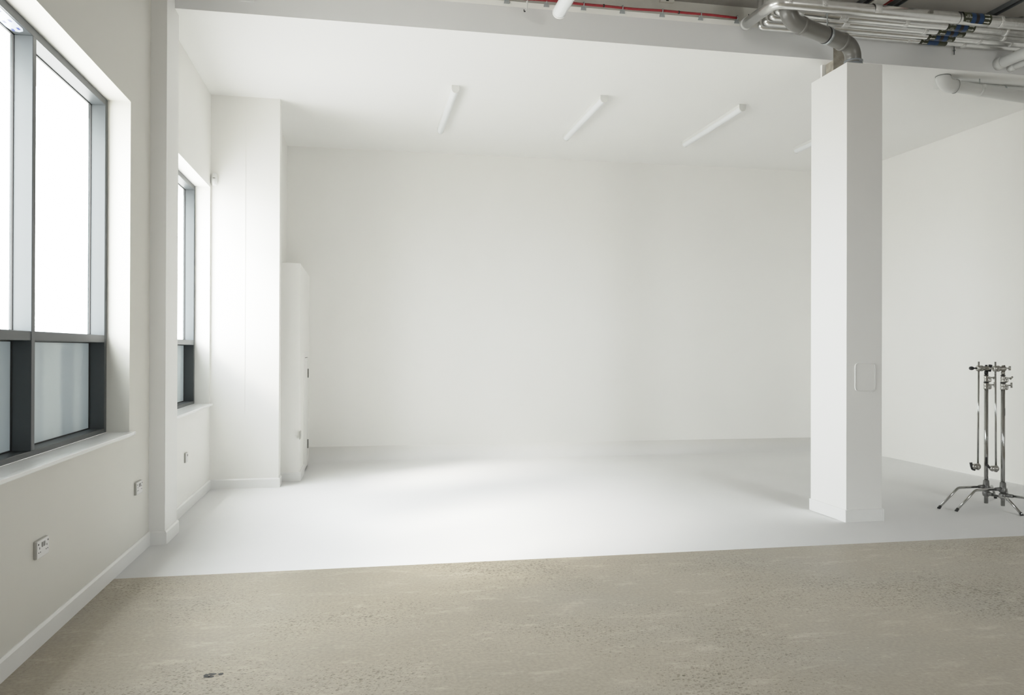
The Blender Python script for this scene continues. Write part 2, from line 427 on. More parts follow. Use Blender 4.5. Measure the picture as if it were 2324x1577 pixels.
skirt('baseboard_left', [(XW, 6.255), (XW, YN)], 'white skirting board along the left wall under the big window')
skirt('baseboard_pilaster', [(XW, 6.64), (-1.43, 6.64), (-1.43, 6.255), (XW, 6.255)], 'white skirting wrapped round the foot of the pilaster')
skirt('baseboard_alcove', [(XW, 8.64), (XW, 6.64)], 'white skirting below the second window')
skirt('baseboard_return', [(-0.853, 8.82), (-0.853, 8.64), (XW, 8.64)], 'white skirting along the broad wall return')
skirt('baseboard_boxing', [(-0.667, 9.60), (-0.667, 9.0), (-0.955, 9.0)], 'white skirting round the low boxing')

# ------------------------------------------------------------------ windows
def window(name, y0, y1, z0, z1, mull, label, transom=(1.492, 1.541)):
    w = thing(name, label, 'window', (XW, (y0 + y1) / 2, z0), kind='structure')
    fx0, fx1 = -1.795, -1.687        # frame depth
    gx = -1.787
    jw = 0.046
    b = B()
    box(b, fx0, fx1, y0, y0 + jw, z0, z1, .002, 1); box(b, fx0, fx1, y1 - jw, y1, z0, z1, .002, 1)
    box(b, fx0, fx1, y0 + jw, y1 - jw, z1 - jw, z1, .002, 1); box(b, fx0, fx1, y0 + jw, y1 - jw, z0, z0 + 0.030, .002, 1)
    obj('window_frame', b, 'frame', w)
    ys = [y0 + jw] + [v for m in mull for v in (m - 0.0225, m + 0.0225)] + [y1 - jw]
    for m in mull:
        b = B(); box(b, fx0, fx1 + 0.002, m - 0.0225, m + 0.0225, z0 + 0.03, z1 - jw, .002, 1); obj('mullion', b, 'frame', w)
    for a, c in zip(ys[::2], ys[1::2]):
        b = B(); box(b, fx0, fx1 - 0.001, a, c, transom[0], transom[1], .002, 1); obj('transom', b, 'frame', w)
        for (za, zb, mat, nm) in ((transom[1], z1 - jw, 'glass', 'upper_pane'), (z0 + 0.03, transom[0], 'frosted', 'frosted_pane')):
            b = B(); box(b, gx - 0.004, gx + 0.004, a, c, za, zb); pn = obj(nm, b, mat, w)
            b = B(); g = 0.006
            for q in ((a, a + g, za, zb), (c - g, c, za, zb), (a + g, c - g, za, za + g), (a + g, c - g, zb - g, zb)):
                box(b, gx + 0.004, gx + 0.012, q[0], q[1], q[2], q[3])
            obj('gasket', b, 'gasket', pn)
    b = B(); box(b, -1.690, -1.512, y0, y1, z0 - 0.022, z0, .004, 2)
    box(b, XW + 0.0005, -1.512, y0 - 0.045, y0, z0 - 0.022, z0, .004, 2); box(b, XW + 0.0005, -1.512, y1, min(y1 + 0.045, 8.635), z0 - 0.022, z0, .004, 2)
    obj('sill', b, 'sill', w)
    return w
w1 = window('window_1', *W1, [4.5275], 'tall grey-framed window nearest the viewpoint, blown-out upper panes over frosted lower panes')
w2 = window('window_2', *W2, [7.75], 'second grey-framed window, mostly hidden behind the slim pilaster')
w3 = thing('fill_window', 'added unseen grey-framed window behind the viewpoint, there for fill light', 'window', (4.8, YN, 1.2), kind='structure')
b = B()
for q in ((W3[0], W3[0] + .05, W3[2], W3[3]), (W3[1] - .05, W3[1], W3[2], W3[3]), (W3[0] + .05, W3[1] - .05, W3[2], W3[2] + .05), (W3[0] + .05, W3[1] - .05, W3[3] - .05, W3[3])):
    box(b, q[0], q[1], YN - 0.16, YN - 0.06, q[2], q[3])
obj('window_frame', b, 'frame', w3)
b = B(); box(b, W3[0] + .05, W3[1] - .05, YN - 0.15, YN - 0.142, W3[2] + .05, W3[3] - .05); obj('fill_window_pane', b, 'glass', w3)
# strip of printed protective film left on the head of the first window
b = B()
pts = [(-1.700, 3.5), (-1.700, 4.415), (-1.712, 4.452), (-1.736, 4.468), (-1.760, 4.456), (-1.776, 4.40), (-1.778, 3.5)]
prism(b, [(x, y, 3.0775) for x, y in pts], (0, 0, 0.001))
fl = obj('protective_film', b, 'film', w1)
b = B()
for k, y in enumerate([3.60, 3.72, 3.84, 3.96, 4.08, 4.20, 4.32, 4.42]):
    for x in (-1.722, -1.755):
        yy = y + (0.02 if x < -1.73 else 0.0)
        if yy > 4.44: continue
        box(b, x - 0.006, x + 0.006, yy - 0.014, yy + 0.014, 3.0765, 3.0774)
obj('printed_mark', b, 'film_dot', fl)

# ------------------------------------------------------------------ column
col = thing('column', 'square white boxed column with a skirting, in front of the right part of the bay', 'column', (4.2, 6.3, 0), kind='structure')
b = B(); box(b, 4.040, 4.378, 6.06, 6.60, 0, 3.905, .002, 1); obj('casing', b, 'column', col)
b = B()
for q in ((4.026, 4.040, 6.046, 6.60), (4.378, 4.392, 6.046, 6.60), (4.040, 4.378, 6.046, 6.06)):
    box(b, q[0], q[1], q[2], q[3], 0, 0.105, .002, 1)
obj('skirting', b, 'skirt', col)
b = B(); box(b, 4.164, 4.365, 6.625, 6.652, 3.2, ZC); obj('backing_board', b, 'column', col)
b = B(); box(b, 4.198, 4.362, 6.500, 6.62, 3.90, ZS); obj('bare_concrete', b, 'raw', col)
# rounded access panel
def rounded_rect(cx, cz, w, h, r, n=5):
    out = []
    for (sx, sz, a0) in ((1, 1, 0), (-1, 1, PI / 2), (-1, -1, PI), (1, -1, 3 * PI / 2)):
        for k in range(n + 1):
            a = a0 + PI / 2 * k / n; out.append((cx + sx * (w / 2 - r) + r * math.cos(a), cz + sz * (h / 2 - r) + r * math.sin(a)))
    return out
b = B(); prism(b, [(x, 6.061, z) for x, z in rounded_rect(4.216, 1.230, 0.194, 0.238, 0.028)], (0, -0.0022, 0)); ap = obj('access_panel', b, 'column', col)
b = B()
outer, inner = rounded_rect(4.216, 1.230, 0.196, 0.240, 0.030), rounded_rect(4.216, 1.230, 0.182, 0.226, 0.024)
oo = rounded_rect(4.216, 1.230, 0.190, 0.234, 0.027)
loops = [[b.verts.new((x, y, z)) for x, z in lp] for lp, y in ((outer, 6.060), (outer, 6.0555), (oo, 6.0525), (inner, 6.0525), (inner, 6.060))]
for la_, lb_ in zip(loops, loops[1:]):
    for k in range(len(la_)): b.faces.new((la_[k], la_[(k + 1) % len(la_)], lb_[(k + 1) % len(la_)], lb_[k]))
obj('panel_rim', b, 'column', ap)
b = B(); prism(b, [(x, 6.060, z) for x, z in rounded_rect(4.216, 1.230, 0.175, 0.219, 0.022)], (0, -0.0045, 0)); obj('panel_face', b, 'column', ap)

# ------------------------------------------------------------------ wall sockets
def plate(bm, x, y, z, w, h, t, nx=1):
    box(bm, min(x, x + nx * t), max(x, x + nx * t), y - w / 2, y + w / 2, z - h / 2, z + h / 2, 0.004, 2)
def double_socket(y, z, label):
    t = thing('wall_socket', label, 'socket', (XW, y, z), 'double wall sockets')
    b = B(); plate(b, XW, y, z, 0.148, 0.088, 0.012); obj('back_box', b, 'plate_edge', t)
    b = B(); plate(b, XW + 0.0115, y, z, 0.146, 0.086, 0.006); obj('face_plate', b, 'plate', t)
    f = XW + 0.0175
    for s in (-1, 1):
        b = B(); box(b, f - 0.003, f + 0.004, y + s * 0.012 - 0.008, y + s * 0.012 + 0.008, z + 0.006, z + 0.030, 0.002, 1); obj('switch', b, 'rocker', t)
        b = B(); yc = y + s * 0.045
        box(b, f - 0.002, f + 0.0006, yc - 0.003, yc + 0.003, z + 0.001, z + 0.011)
        for q in (-0.010, 0.010): box(b, f - 0.002, f + 0.0006, yc + q - 0.004, yc + q + 0.004, z - 0.017, z - 0.012)
        obj('outlet', b, 'dark', t)
        b = B(); ys = y + s * 0.058
        box(b, f - 0.002, f + 0.0008, ys - 0.005, ys + 0.005, z + 0.022, z + 0.030); obj('indicator', b, 'dark', t)
    return t
s1 = double_socket(4.232, 0.478, 'white double wall socket nearest the viewpoint, below the big window')
dup(s1, (XW, 5.945, 0.478), 'white double wall socket on the left wall just before the pilaster')
t = thing('wall_switch', 'single white wall plate with a small switch, under the second window', 'socket', (XW, 7.48, 0.483))
b = B(); plate(b, XW, 7.48, 0.483, 0.088, 0.088, 0.012); obj('back_box', b, 'plate_edge', t)
b = B(); plate(b, XW + 0.0115, 7.48, 0.483, 0.086, 0.086, 0.006); obj('face_plate', b, 'plate', t)
b = B(); box(b, XW + 0.015, XW + 0.021, 7.487, 7.503, 0.492, 0.512, 0.002, 1); obj('switch', b, 'rocker', t)
t = thing('outlet_plate', 'small grey outlet plate on the side of the low boxing', 'socket', (-0.667, 9.03, 0.50))
b = B(); plate(b, -0.667, 9.03, 0.505, 0.148, 0.088, 0.010); obj('face_plate', b, 'plate_edge', t)
b = B(); 
box(b, -0.659, -0.6555, 9.058, 9.082, 0.49, 0.515, 0.002, 1); obj('switch', b, 'rocker', t)
b = B(); box(b, -0.659, -0.6555, 8.978, 9.002, 0.49, 0.515, 0.002, 1); obj('switch', b, 'rocker', t)

# motion detector on the wall return
t = thing('motion_detector', 'small white domed motion detector in the corner above the second window', 'sensor', (-1.505, 8.64, 3.21))
b = B()
n = 14; rings = []
for i in range(n + 1):
    v = i / n; zz = 3.148 + 0.126 * v
    wd = 0.034 * (math.sin(PI * min(max(0.06 + 0.88 * v, 0), 1))) ** 0.35
    dp = 0.028 + 0.030 * math.sin(PI * (0.12 + 0.76 * (1 - v))) ** 0.8
    rings.append([b.verts.new((-1.505 + wd * math.cos(PI + PI * k / 12), 8.641 + dp * math.sin(PI + PI * k / 12), zz)) for k in range(13)])
for a, c in zip(rings, rings[1:]):
    for k in range(12): f = b.faces.new((a[k], a[k + 1], c[k + 1], c[k])); f.smooth = True
b.faces.new(rings[0][::-1]); b.faces.new(rings[-1])
obj('sensor_body', b, 'plastic', t)
b = B(); box(b, -1.512, -1.490, 8.573, 8.59, 3.213, 3.219, 0.001, 1); obj('lens_slot', b, 'brass', t)

# ------------------------------------------------------------------ batten lights
def batten(x, y0, y1, zt, label, w=0.075, h=0.075, group='batten lights on the white ceiling'):
    t = thing('batten_light', label, 'light', (x, (y0 + y1) / 2, zt), group)
    b = B(); bw = w * 0.5
    box(b, x - bw, x + bw, y0 + 0.018, y1 - 0.018, zt - h * 0.45, zt, 0.003, 1); obj('lamp_body', b, 'lampbody', t)
    def sect(s=1.0):
        hw = w * 0.5 * s; r_ = h * 0.55
        return [(x - hw, zt - h * 0.45)] + [(x - hw * math.cos(a), zt - h * 0.45 - r_ * math.sin(a) * s) for a in [PI * k / 10 for k in range(1, 10)]] + [(x + hw, zt - h * 0.45)]
    b = B(); prism(b, [(px, y0 + 0.018, pz) for px, pz in sect(0.97)], (0, y1 - y0 - 0.036, 0)); obj('diffuser', b, 'diffuser', t)
    for ya, yb in ((y0, y0 + 0.018), (y1 - 0.018, y1)):
        b = B(); pts = sect(1.04); pts = [(x - w * 0.52, zt)] + pts + [(x + w * 0.52, zt)]
        prism(b, [(px, ya, pz) for px, pz in pts], (0, yb - ya, 0)); obj('end_cap', b, 'lampbody', t)
    return t
L1 = batten(0.912, 7.85, 9.40, ZC, 'white batten light on the bay ceiling, first from the left')
for x, lab in ((2.455, 'white batten light on the bay ceiling, second from the left'), (4.00, 'white batten light on the bay ceiling, third from the left'), (5.535, 'white batten light half hidden behind the top of the column')):
    dup(L1, (x, L1.location.y, ZC), lab)
t = thing('tube_light', 'white rounded tube light hanging in front of the bulkhead at the top edge', 'light', (1.56, 5.4, ZS))
b = B()
def rrect_xz(cx, cz, w, h, r): return rounded_rect(cx, cz, w, h, r, 6)
prism(b, [(x, 4.65, z) for x, z in rrect_xz(1.562, 4.185, 0.105, 0.100, 0.046)], (0, 1.55, 0)); obj('tube_body', b, 'diffuser', t)
b = B(); prism(b, [(x, 6.195, z) for x, z in rrect_xz(1.562, 4.185, 0.110, 0.106, 0.049)], (0, 0.02, 0)); obj('end_cap', b, 'plastic', t)
for y in (4.9, 5.95):
    b = B(); rod(b, (1.562, y, 4.22), (1.562, y, ZS), 0.004, seg=8); obj('suspension_rod', b, 'galv', t)

# ------------------------------------------------------------------ red cable and its clips
b = B(); pts = []
random.seed(11)
xs = [-1.43 + 0.12 * k for k in range(int((3.36 + 1.43) / 0.12) + 1)]
for i, x in enumerate(xs): pts.append((x, YBM - 0.021, 4.391 + 0.0035 * math.sin(x * 5.1) + 0.002 * math.sin(x * 13)))
sweep(b, pts, 0.0105, 10)
cab = tag(obj('red_cable', b, 'red'), 'red alarm cable clipped in a line above the bulkhead', 'cable')
for x in (2.02, 2.70):
    b = B(); lathe(b, (x - 0.006, YBM - 0.021, 4.392), (1, 0, 0), [(0, 0.0135), (0.012, 0.0135)], 12); obj('cable_tie', b, 'black', cab)
b = B(); rod(b, (3.352, YBM - 0.03, 4.385), (3.352, YBM - 0.03, 4.425), 0.004, seg=8); obj('end_pin', b, 'black', cab)
# second strand that drops in from above and joins
b = B(); sweep(b, arc([(1.28, YBM - 0.040, ZS), (1.36, YBM - 0.042, 4.392), (1.75, YBM - 0.0415, 4.389)], 0.08, 8), 0.0095, 10)
tag(obj('red_cable', b, 'red'), 'short red cable dropping from the slab to join the long one beside the white hook', 'cable')
clip_x = (1.179, 1.519, 1.843, 2.188, 2.548, 2.904, 3.245)
names = ('first', 'second', 'third', 'fourth', 'fifth', 'sixth', 'seventh')
c0 = None
for i, x in enumerate(clip_x):
    lab = f'small grey steel clip under the red cable, {names[i]} from the left'
    if c0 is None:
        c0 = thing('cable_clip', lab, 'clip', (x, YBM - 0.02, 4.36), 'steel clips under the red cable')
        b = B(); prism(b, [(x - 0.024, YBM - 0.0155, 4.340), (x + 0.024, YBM - 0.0155, 4.340), (x + 0.018, YBM - 0.018, 4.374), (x - 0.018, YBM - 0.018, 4.374)], (0, -0.003, 0)); obj('clip_plate', b, 'galv', c0)
        b = B(); sweep(b, [(x, YBM - 0.008, 4.370), (x, YBM - 0.034, 4.376), (x, YBM - 0.037, 4.392), (x, YBM - 0.032, 4.404), (x, YBM - 0.010, 4.407)], 0.004, 8); obj('clip_hook', b, 'galv', c0)
    else: dup(c0, (x, YBM - 0.02, 4.36), lab)
# white hook
t = thing('wire_hook', 'thin white hook with a dark tip hanging below the red cable', 'hook', (1.345, YBM - 0.03, 4.36))
b = B(); sweep(b, arc([(1.347, YBM - 0.013, 4.364), (1.345, YBM - 0.075, 4.355), (1.337, YBM - 0.085, 4.272), (1.322, YBM - 0.088, 4.256)], 0.012, 4), 0.005, 8); obj('hook_wire', b, 'plastic', t)
b = B(); rod(b, (1.324, YBM - 0.088, 4.257), (1.313, YBM - 0.089, 4.256), 0.0055, seg=8); rod(b, (1.313, YBM - 0.089, 4.254), (1.312, YBM - 0.089, 4.272), 0.004, seg=8); obj('hook_tip', b, 'black', t)
# junction box
t = thing('junction_box', 'pale junction box at the top of the cream beam edge', 'box', (2.68, 6.72, 4.58))
b = B(); box(b, 2.615, 2.745, 6.685, 6.725, 4.572, ZS, 0.003, 1); obj('box_body', b, 'cream', t)
b = B(); box(b, 2.665, 2.69, 6.682, 6.69, 4.578, 4.588); obj('knockout', b, 'dark', t)

# ------------------------------------------------------------------ insulated pipes
def on_cylinder(me_verts, x0, yc, zc, r, a0):
    """wrap flat (u along x, v up the curve) on a cylinder about the x axis"""
    return [(x0 + u, yc + r * math.cos(a0 + v / r), zc + r * math.sin(a0 + v / r)) for u, v in me_verts]

def text_mesh(txt, size):
    cu = bpy.data.curves.new('lettering', 'FONT'); cu.body = txt; cu.size = size; cu.align_x = 'CENTER'; cu.align_y = 'CENTER'; cu.resolution_u = 2
    o = bpy.data.objects.new('lettering', cu); C.objects.link(o)
    dg = bpy.context.evaluated_depsgraph_get(); dg.update()
    me = bpy.data.meshes.new_from_object(o.evaluated_get(dg))
    vs = [(v.co.x, v.co.y) for v in me.vertices]; fs = [tuple(p.vertices) for p in me.polygons]
    C.objects.unlink(o); bpy.data.objects.remove(o); bpy.data.curves.remove(cu); bpy.data.meshes.remove(me)
    return vs, fs

def pipe_label(parent, x0, x1, yc, zc, r, bands, arrow_dir, lines, text_at, arrow_at):
    """printed sleeve round a pipe running along x; angle measured so that v increases up the visible side"""
    rr = r + 0.0022; seg = 28
    b = B(); edges = []; xx = x0
    for mi, wd in bands: edges.append((xx, xx + wd * (x1 - x0), mi)); xx += wd * (x1 - x0)
    for xa, xb, mi in edges:
        ra = [b.verts.new((xa, yc + rr * math.cos(2 * PI * k / seg), zc + rr * math.sin(2 * PI * k / seg))) for k in range(seg)]
        rb = [b.verts.new((xb, yc + rr * math.cos(2 * PI * k / seg), zc + rr * math.sin(2 * PI * k / seg))) for k in range(seg)]
        for k in range(seg):
            f = b.faces.new((ra[k], ra[(k + 1) % seg], rb[(k + 1) % seg], rb[k])); f.material_index = mi; f.smooth = True
    lb = obj('identification_label', b, ('olive', 'blue', 'crimson'), parent)
    rt = rr + 0.0008
    # arrows: three rows round the visible side (angle PI points at the viewer side, -v is down)
    L = 0.055; t_ = 0.0042; hd = 0.0095
    shape = [(-L / 2, -t_), (L / 2 - 0.016, -t_), (L / 2 - 0.016, -hd), (L / 2, 0), (L / 2 - 0.016, hd), (L / 2 - 0.016, t_), (-L / 2, t_)]
    for row in (-1.25, -0.25, 0.75):
        cv = row * 0.031
        b = B(); vs = []
        for u, v in shape:
            a = PI - (cv + v) / rt      # going up the near side means angle decreasing from PI
            vs.append(b.verts.new((arrow_at + arrow_dir * u, yc + rt * math.cos(a), zc + rt * math.sin(a))))
        b.faces.new(vs)
        obj('flow_arrow', b, 'arrow', lb)
    if lines:
        b = B()
        for row in (-1.15, 0.15):
            for i, tx in enumerate(lines):
                vs, fs = text_mesh(tx, 0.0165)
                c0_ = row * 0.034 - i * 0.0145
                bv = []
                for u, v in vs:
                    a = PI - (c0_ + v) / rt
                    bv.append(b.verts.new((text_at + u, yc + rt * math.cos(a), zc + rt * math.sin(a))))
                for f in fs:
                    try: b.faces.new([bv[k] for k in f])
                    except ValueError: pass
        obj('lettering', b, 'arrow', lb)

def tape(parent, x, yc, zc, r, w=0.05):
    b = B(); lathe(b, (x - w / 2, yc, zc), (1, 0, 0), [(0, r + 0.001), (0.002, r + 0.003), (w - 0.002, r + 0.003), (w, r + 0.001)], 24); obj('foil_tape', b, 'tape', parent)

def wire(parent, x, yc, zc, r):
    b = B(); lathe(b, (x - 0.0015, yc, zc), (1, 0, 0), [(0, r + 0.001), (0.0015, r + 0.0035), (0.003, r + 0.001)], 24); obj('binding_wire', b, 'dark', parent)

BANDS = [(0, 0.28), (1, 0.16), (2, 0.12), (1, 0.16), (0, 0.28)]
PG = 'insulated pipes under the slab'
# pipe 1: nearest, turns into the bulkhead at its left end
p1 = thing('insulated_pipe', 'thick foil-wrapped pipe nearest the viewpoint, bending into the bulkhead at its left end', 'pipe', (4.9, 5.76, 4.225), PG)
r1 = 0.047
b = B(); sweep(b, arc([(7.05, 5.76, 4.225), (3.215, 5.76, 4.215), (3.335, 6.52, 4.345)], 0.07, 6), r1, 22); obj('pipe_body', b, 'foil', p1)
for x, w in ((3.32, 0.04), (3.62, 0.05), (4.10, 0.06), (5.26, 0.03)): tape(p1, x, 5.76, 4.222, r1, w)
wire(p1, 4.065, 5.76, 4.222, r1); wire(p1, 4.86, 5.76, 4.222, r1)
b = B(); box(b, 4.555, 4.590, 5.705, 5.735, 4.215, 4.24, 0.003, 1); obj('torn_patch', b, 'brass', p1)
pipe_label(p1, 4.885, 5.145, 5.76, 4.2235, r1 + 0.001, BANDS, 1, ('HTG', 'RETURN'), 4.925, 5.105)
b = B(); lathe(b, (3.318, 6.43, 4.330), (0.156, 0.978, 0.13), [(0, r1 + 0.004), (0.05, r1 + 0.004)], 22); obj('wall_collar', b, 'pipewhite', p1)
specs = [  # y, radius, x of the upstand, label x0, arrow direction, lines, where seen
    (6.09, 0.040, 3.43, 5.02, 1, ('HTG', 'RETURN'), 'foil-wrapped pipe second from the viewpoint, right-pointing arrows on its label', ((3.62, .05), (4.02, .08), (4.62, .04), (5.62, .03))),
    (6.205, 0.036, 3.44, 5.02, -1, ('HTG', 'FLOW'), 'foil-wrapped pipe in the middle of the five, left-pointing arrows on its label', ((3.75, .04), (4.12, .06), (4.90, .04), (5.70, .03))),
    (6.32, 0.036, 3.447, 5.01, -1, ('HTG', 'FLOW'), 'foil-wrapped pipe fourth from the viewpoint, striped label with lettering', ((4.05, .05), (5.55, .03), (5.88, .02))),
    (6.428, 0.031, 3.447, 5.02, -1, None, 'thinnest foil-wrapped pipe, against the bulkhead, plain blue band on its label', ((4.15, .05), (5.48, .03), (4.90, .02))),
]
for i, (y, r, xv, lx, ad, lines, lab, tapes) in enumerate(specs):
    z = 4.303
    t = thing('insulated_pipe', lab, 'pipe', (4.9, y, z), PG)
    end = 7.05 if i < 2 else 6.10
    path = [(xv, y, ZS), (xv, y, z), (end, y, z + 0.006)]
    if i >= 2: path.append((end, y, ZS))
    b = B(); sweep(b, arc(path, 0.014, 2), r, 20); obj('pipe_body', b, 'foil', t)
    for x, w in tapes: tape(t, x, y, z + 0.002, r, w)
    b = B(); lathe(b, (xv, y, 4.40), (0, 0, 1), [(0, r + .003), (0.03, r + .003)], 20); obj('foil_tape', b, 'tape', t)
    bands = BANDS if i < 3 else [(0, 0.28), (1, 0.40), (0, 0.32)]
    if ad > 0: pipe_label(t, lx, lx + 0.268, y, z + 0.003, r, bands, 1, lines, lx + 0.040, lx + 0.228)
    else: pipe_label(t, lx, lx + 0.272, y, z + 0.003, r, bands, -1, lines, lx + 0.228, lx + 0.043)
# pipes that leave the bulkhead at the right and run towards the viewpoint
for nm, x, z, r, lab in (('white_pipe', 5.922, 4.168, 0.052, 'thick pale pipe coming out of the bulkhead at the right edge'), ('white_pipe', 6.055, 4.142, 0.034, 'thinner pale pipe beside the thick one coming out of the bulkhead')):
    t = thing(nm, lab, 'pipe', (x, 6.4, z), 'pale pipes leaving the bulkhead')
    b = B(); sweep(b, [(x - 0.010, 6.52, z + 0.004), (x, 6.15, z), (x, 5.95, z - 0.055), (x, 1.5, z - 0.075)], r, 22); obj('pipe_body', b, 'pipewhite', t)
    b = B(); lathe(b, (x - 0.008, 6.425, z + 0.003), (0, 1, 0), [(0, r + 0.003), (0.075, r + 0.004)], 22); obj('wall_collar', b, 'pipewhite', t)
    b = B(); box(b, x - 0.03, x - 0.024, 6.28, 6.30, z + r - 0.022, z + r - 0.002); obj('fixing_tab', b, 'brass', t)

# ------------------------------------------------------------------ grey soil pipe into the column
t = thing('drain_pipe', 'dark grey drain pipe dropping through two elbows into the top of the boxed column', 'pipe', (4.155, 6.14, 3.9))
rd = 0.068
A_, B_, C_, D_ = (3.412, 5.925, ZS), (3.418, 5.93, 4.155), (4.135, 6.125, 4.075), (4.158, 6.142, 3.88)
b = B(); sweep(b, arc([A_, B_, C_, D_], 0.115, 10), rd, 26); obj('pipe_body', b, 'drain', t)
ax = (Vector(C_) - Vector(B_)).normalized()
b = B(); lathe(b, Vector(B_) + ax * 0.135, ax, [(0, rd + .001), (0.004, rd + .007), (0.028, rd + .007), (0.032, rd + .001)], 26); obj('socket_collar', b, 'drain', t)
b = B(); lathe(b, Vector(C_) - ax * 0.135, ax, [(0, rd + .001), (0.004, rd + .007), (0.026, rd + .007), (0.03, rd + .001)], 26); obj('socket_collar', b, 'drain', t)
b = B(); dn = (Vector(D_) - Vector(C_)).normalized()
lathe(b, Vector(D_) + Vector((-0.002, -0.001, 0.023)), (0, 0, 1), [(0, rd + .008), (0.022, rd + .008), (0.024, rd + .003), (0.034, rd + .003), (0.036, rd + .010), (0.046, rd + .010), (0.05, rd + .002)], 26)
obj('socket_collar', b, 'drain_light', t)
m_ = Vector(B_).lerp(Vector(C_), 0.60)
b = B(); lathe(b, m_ - ax * 0.012, ax, [(0, rd + .001), (0.0, rd + .005), (0.024, rd + .005), (0.024, rd + .001)], 26); cl = obj('pipe_clamp', b, 'galv', t)
b = B(); lathe(b, m_ - ax * 0.026, ax, [(0, rd + .001), (0.0, rd + .003), (0.012, rd + .003), (0.012, rd + .001)], 26); obj('rubber_liner', b, 'black', cl)
b = B(); rod(b, m_ + Vector((0, 0, rd)), (m_.x, m_.y, ZS), 0.005, seg=8); lathe(b, m_ + Vector((0, 0, rd)), (0, 0, 1), [(0, 0.010), (0.018, 0.010)], 10); obj('hanging_rod', b, 'galv', t)

# white drain below the bay ceiling at the right
t = thing('waste_pipe', 'large white waste pipe with an elbow under the bay ceiling right of the column', 'pipe', (5.47, 6.66, ZC))
r_ = 0.056
b = B(); sweep(b, arc([(5.470, 6.672, 4.15), (5.470, 6.672, 4.005), (5.60, 6.672, 4.000), (7.06, 6.672, 3.895)], 0.075, 8), r_, 24); obj('pipe_body', b, 'pipewhite', t)
b = B(); sweep(b, arc([(5.470, 6.672, 4.089), (5.470, 6.672, 4.003), (5.60, 6.672, 4.000)], 0.078, 8), [r_ + 0.009] * 11, 24); obj('elbow', b, 'pipewhite', t)
b = B(); lathe(b, (5.60, 6.672, 4.000), (1, 0, -0.06), [(0, r_ + .002), (0.001, r_ + .010), (0.012, r_ + .010), (0.014, r_ + .002)], 24); obj('socket_collar', b, 'pipewhite', t)
b = B(); lathe(b, (5.862, 6.672, 3.982), (1, 0, -0.07), [(0, r_ + .001), (0.001, r_ + .005), (0.022, r_ + .005), (0.023, r_ + .001)], 24)
box(b, 5.868, 5.892, 6.608, 6.622, 3.985, 4.02, 0.002, 1)
cl = obj('pipe_clamp', b, 'pipewhite', t)
b = B(); rod(b, (5.872, 6.672, 3.982 + r_), (5.872, 6.672, ZC), 0.005, seg=8); obj('hanging_rod', b, 'galv', cl)
b = B(); lathe(b, (5.598, 6.672, 4.000), (1, 0, -0.06), [(0, r_ + .0), (0.0005, r_ + .0115), (0.0025, r_ + .0115), (0.003, r_)], 24); lathe(b, (5.470, 6.672, 4.083), (0, 0, 1), [(0, r_), (0.001, r_ + .012), (0.005, r_ + .012), (0.0055, r_)], 24); obj('joint_seal', b, 'strut', t)
t = thing('overflow_pipe', 'slimmer white pipe running along the ceiling behind the large waste pipe', 'pipe', (6.0, 6.80, ZC))
b = B(); sweep(b, [(5.50, 6.80, 4.05), (7.06, 6.80, 4.05)], 0.041, 20); obj('pipe_body', b, 'pipewhite', t)
b = B(); lathe(b, (6.245, 6.80, 4.046), (1, 0, 0), [(0, .042), (0.001, .046), (0.018, .046), (0.019, .042)], 20); obj('pipe_clip', b, 'galv', t)

# ------------------------------------------------------------------ struts, slab cables
def strut(x, y0, y1, lab):
    t = thing('strut_channel', lab, 'rail', (x, (y0 + y1) / 2, ZS), 'strut channels on the slab')
    b = B(); box(b, x - 0.032, x - 0.022, y0, y1, ZS - 0.04, ZS); box(b, x + 0.022, x + 0.032, y0, y1, ZS - 0.04, ZS); box(b, x - 0.022, x + 0.022, y0, y1, ZS - 0.012, ZS); obj('channel', b, 'strut', t)
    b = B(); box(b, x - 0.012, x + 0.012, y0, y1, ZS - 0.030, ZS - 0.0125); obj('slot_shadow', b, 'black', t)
    return t
strut(5.737, 2.0, 6.45, 'dark steel strut channel on the slab at the upper right corner')
strut(4.410, 2.0, 6.70, 'dark steel strut channel on the slab left of the pair of red cables')
strut(4.716, 2.0, 6.70, 'dark steel strut channel on the slab right of the pair of red cables')
b = B(); box(b, 4.482, 4.617, 2.0, 6.70, ZS - 0.02, ZS); struct('trim_4', b, 'cream', 'cream painted band on the slab between two red cables', 'band')
for x, lab in ((4.459, 'red cable along the slab left of the cream band'), (4.641, 'red cable along the slab right of the cream band')):
    b = B(); sweep(b, [(x, 6.70, ZS - 0.012), (x, 2.0, ZS - 0.012)], 0.012, 10); tag(obj('slab_cable', b, 'red'), lab, 'cable', 'red cables along the slab')
t = thing('threaded_rod', 'short dark threaded rod end hanging below the pipes in front of the bulkhead', 'rod', (5.425, 6.475, 4.3))
b = B(); rod(b, (5.425, 6.475, 4.22), (5.425, 6.475, ZS), 0.006, seg=10); obj('rod_shaft', b, 'strut', t)
b = B(); lathe(b, (5.425, 6.475, 4.255), (0, 0, 1), [(0, 0.011), (0.010, 0.011)], 6); obj('hex_nut', b, 'strut', t)

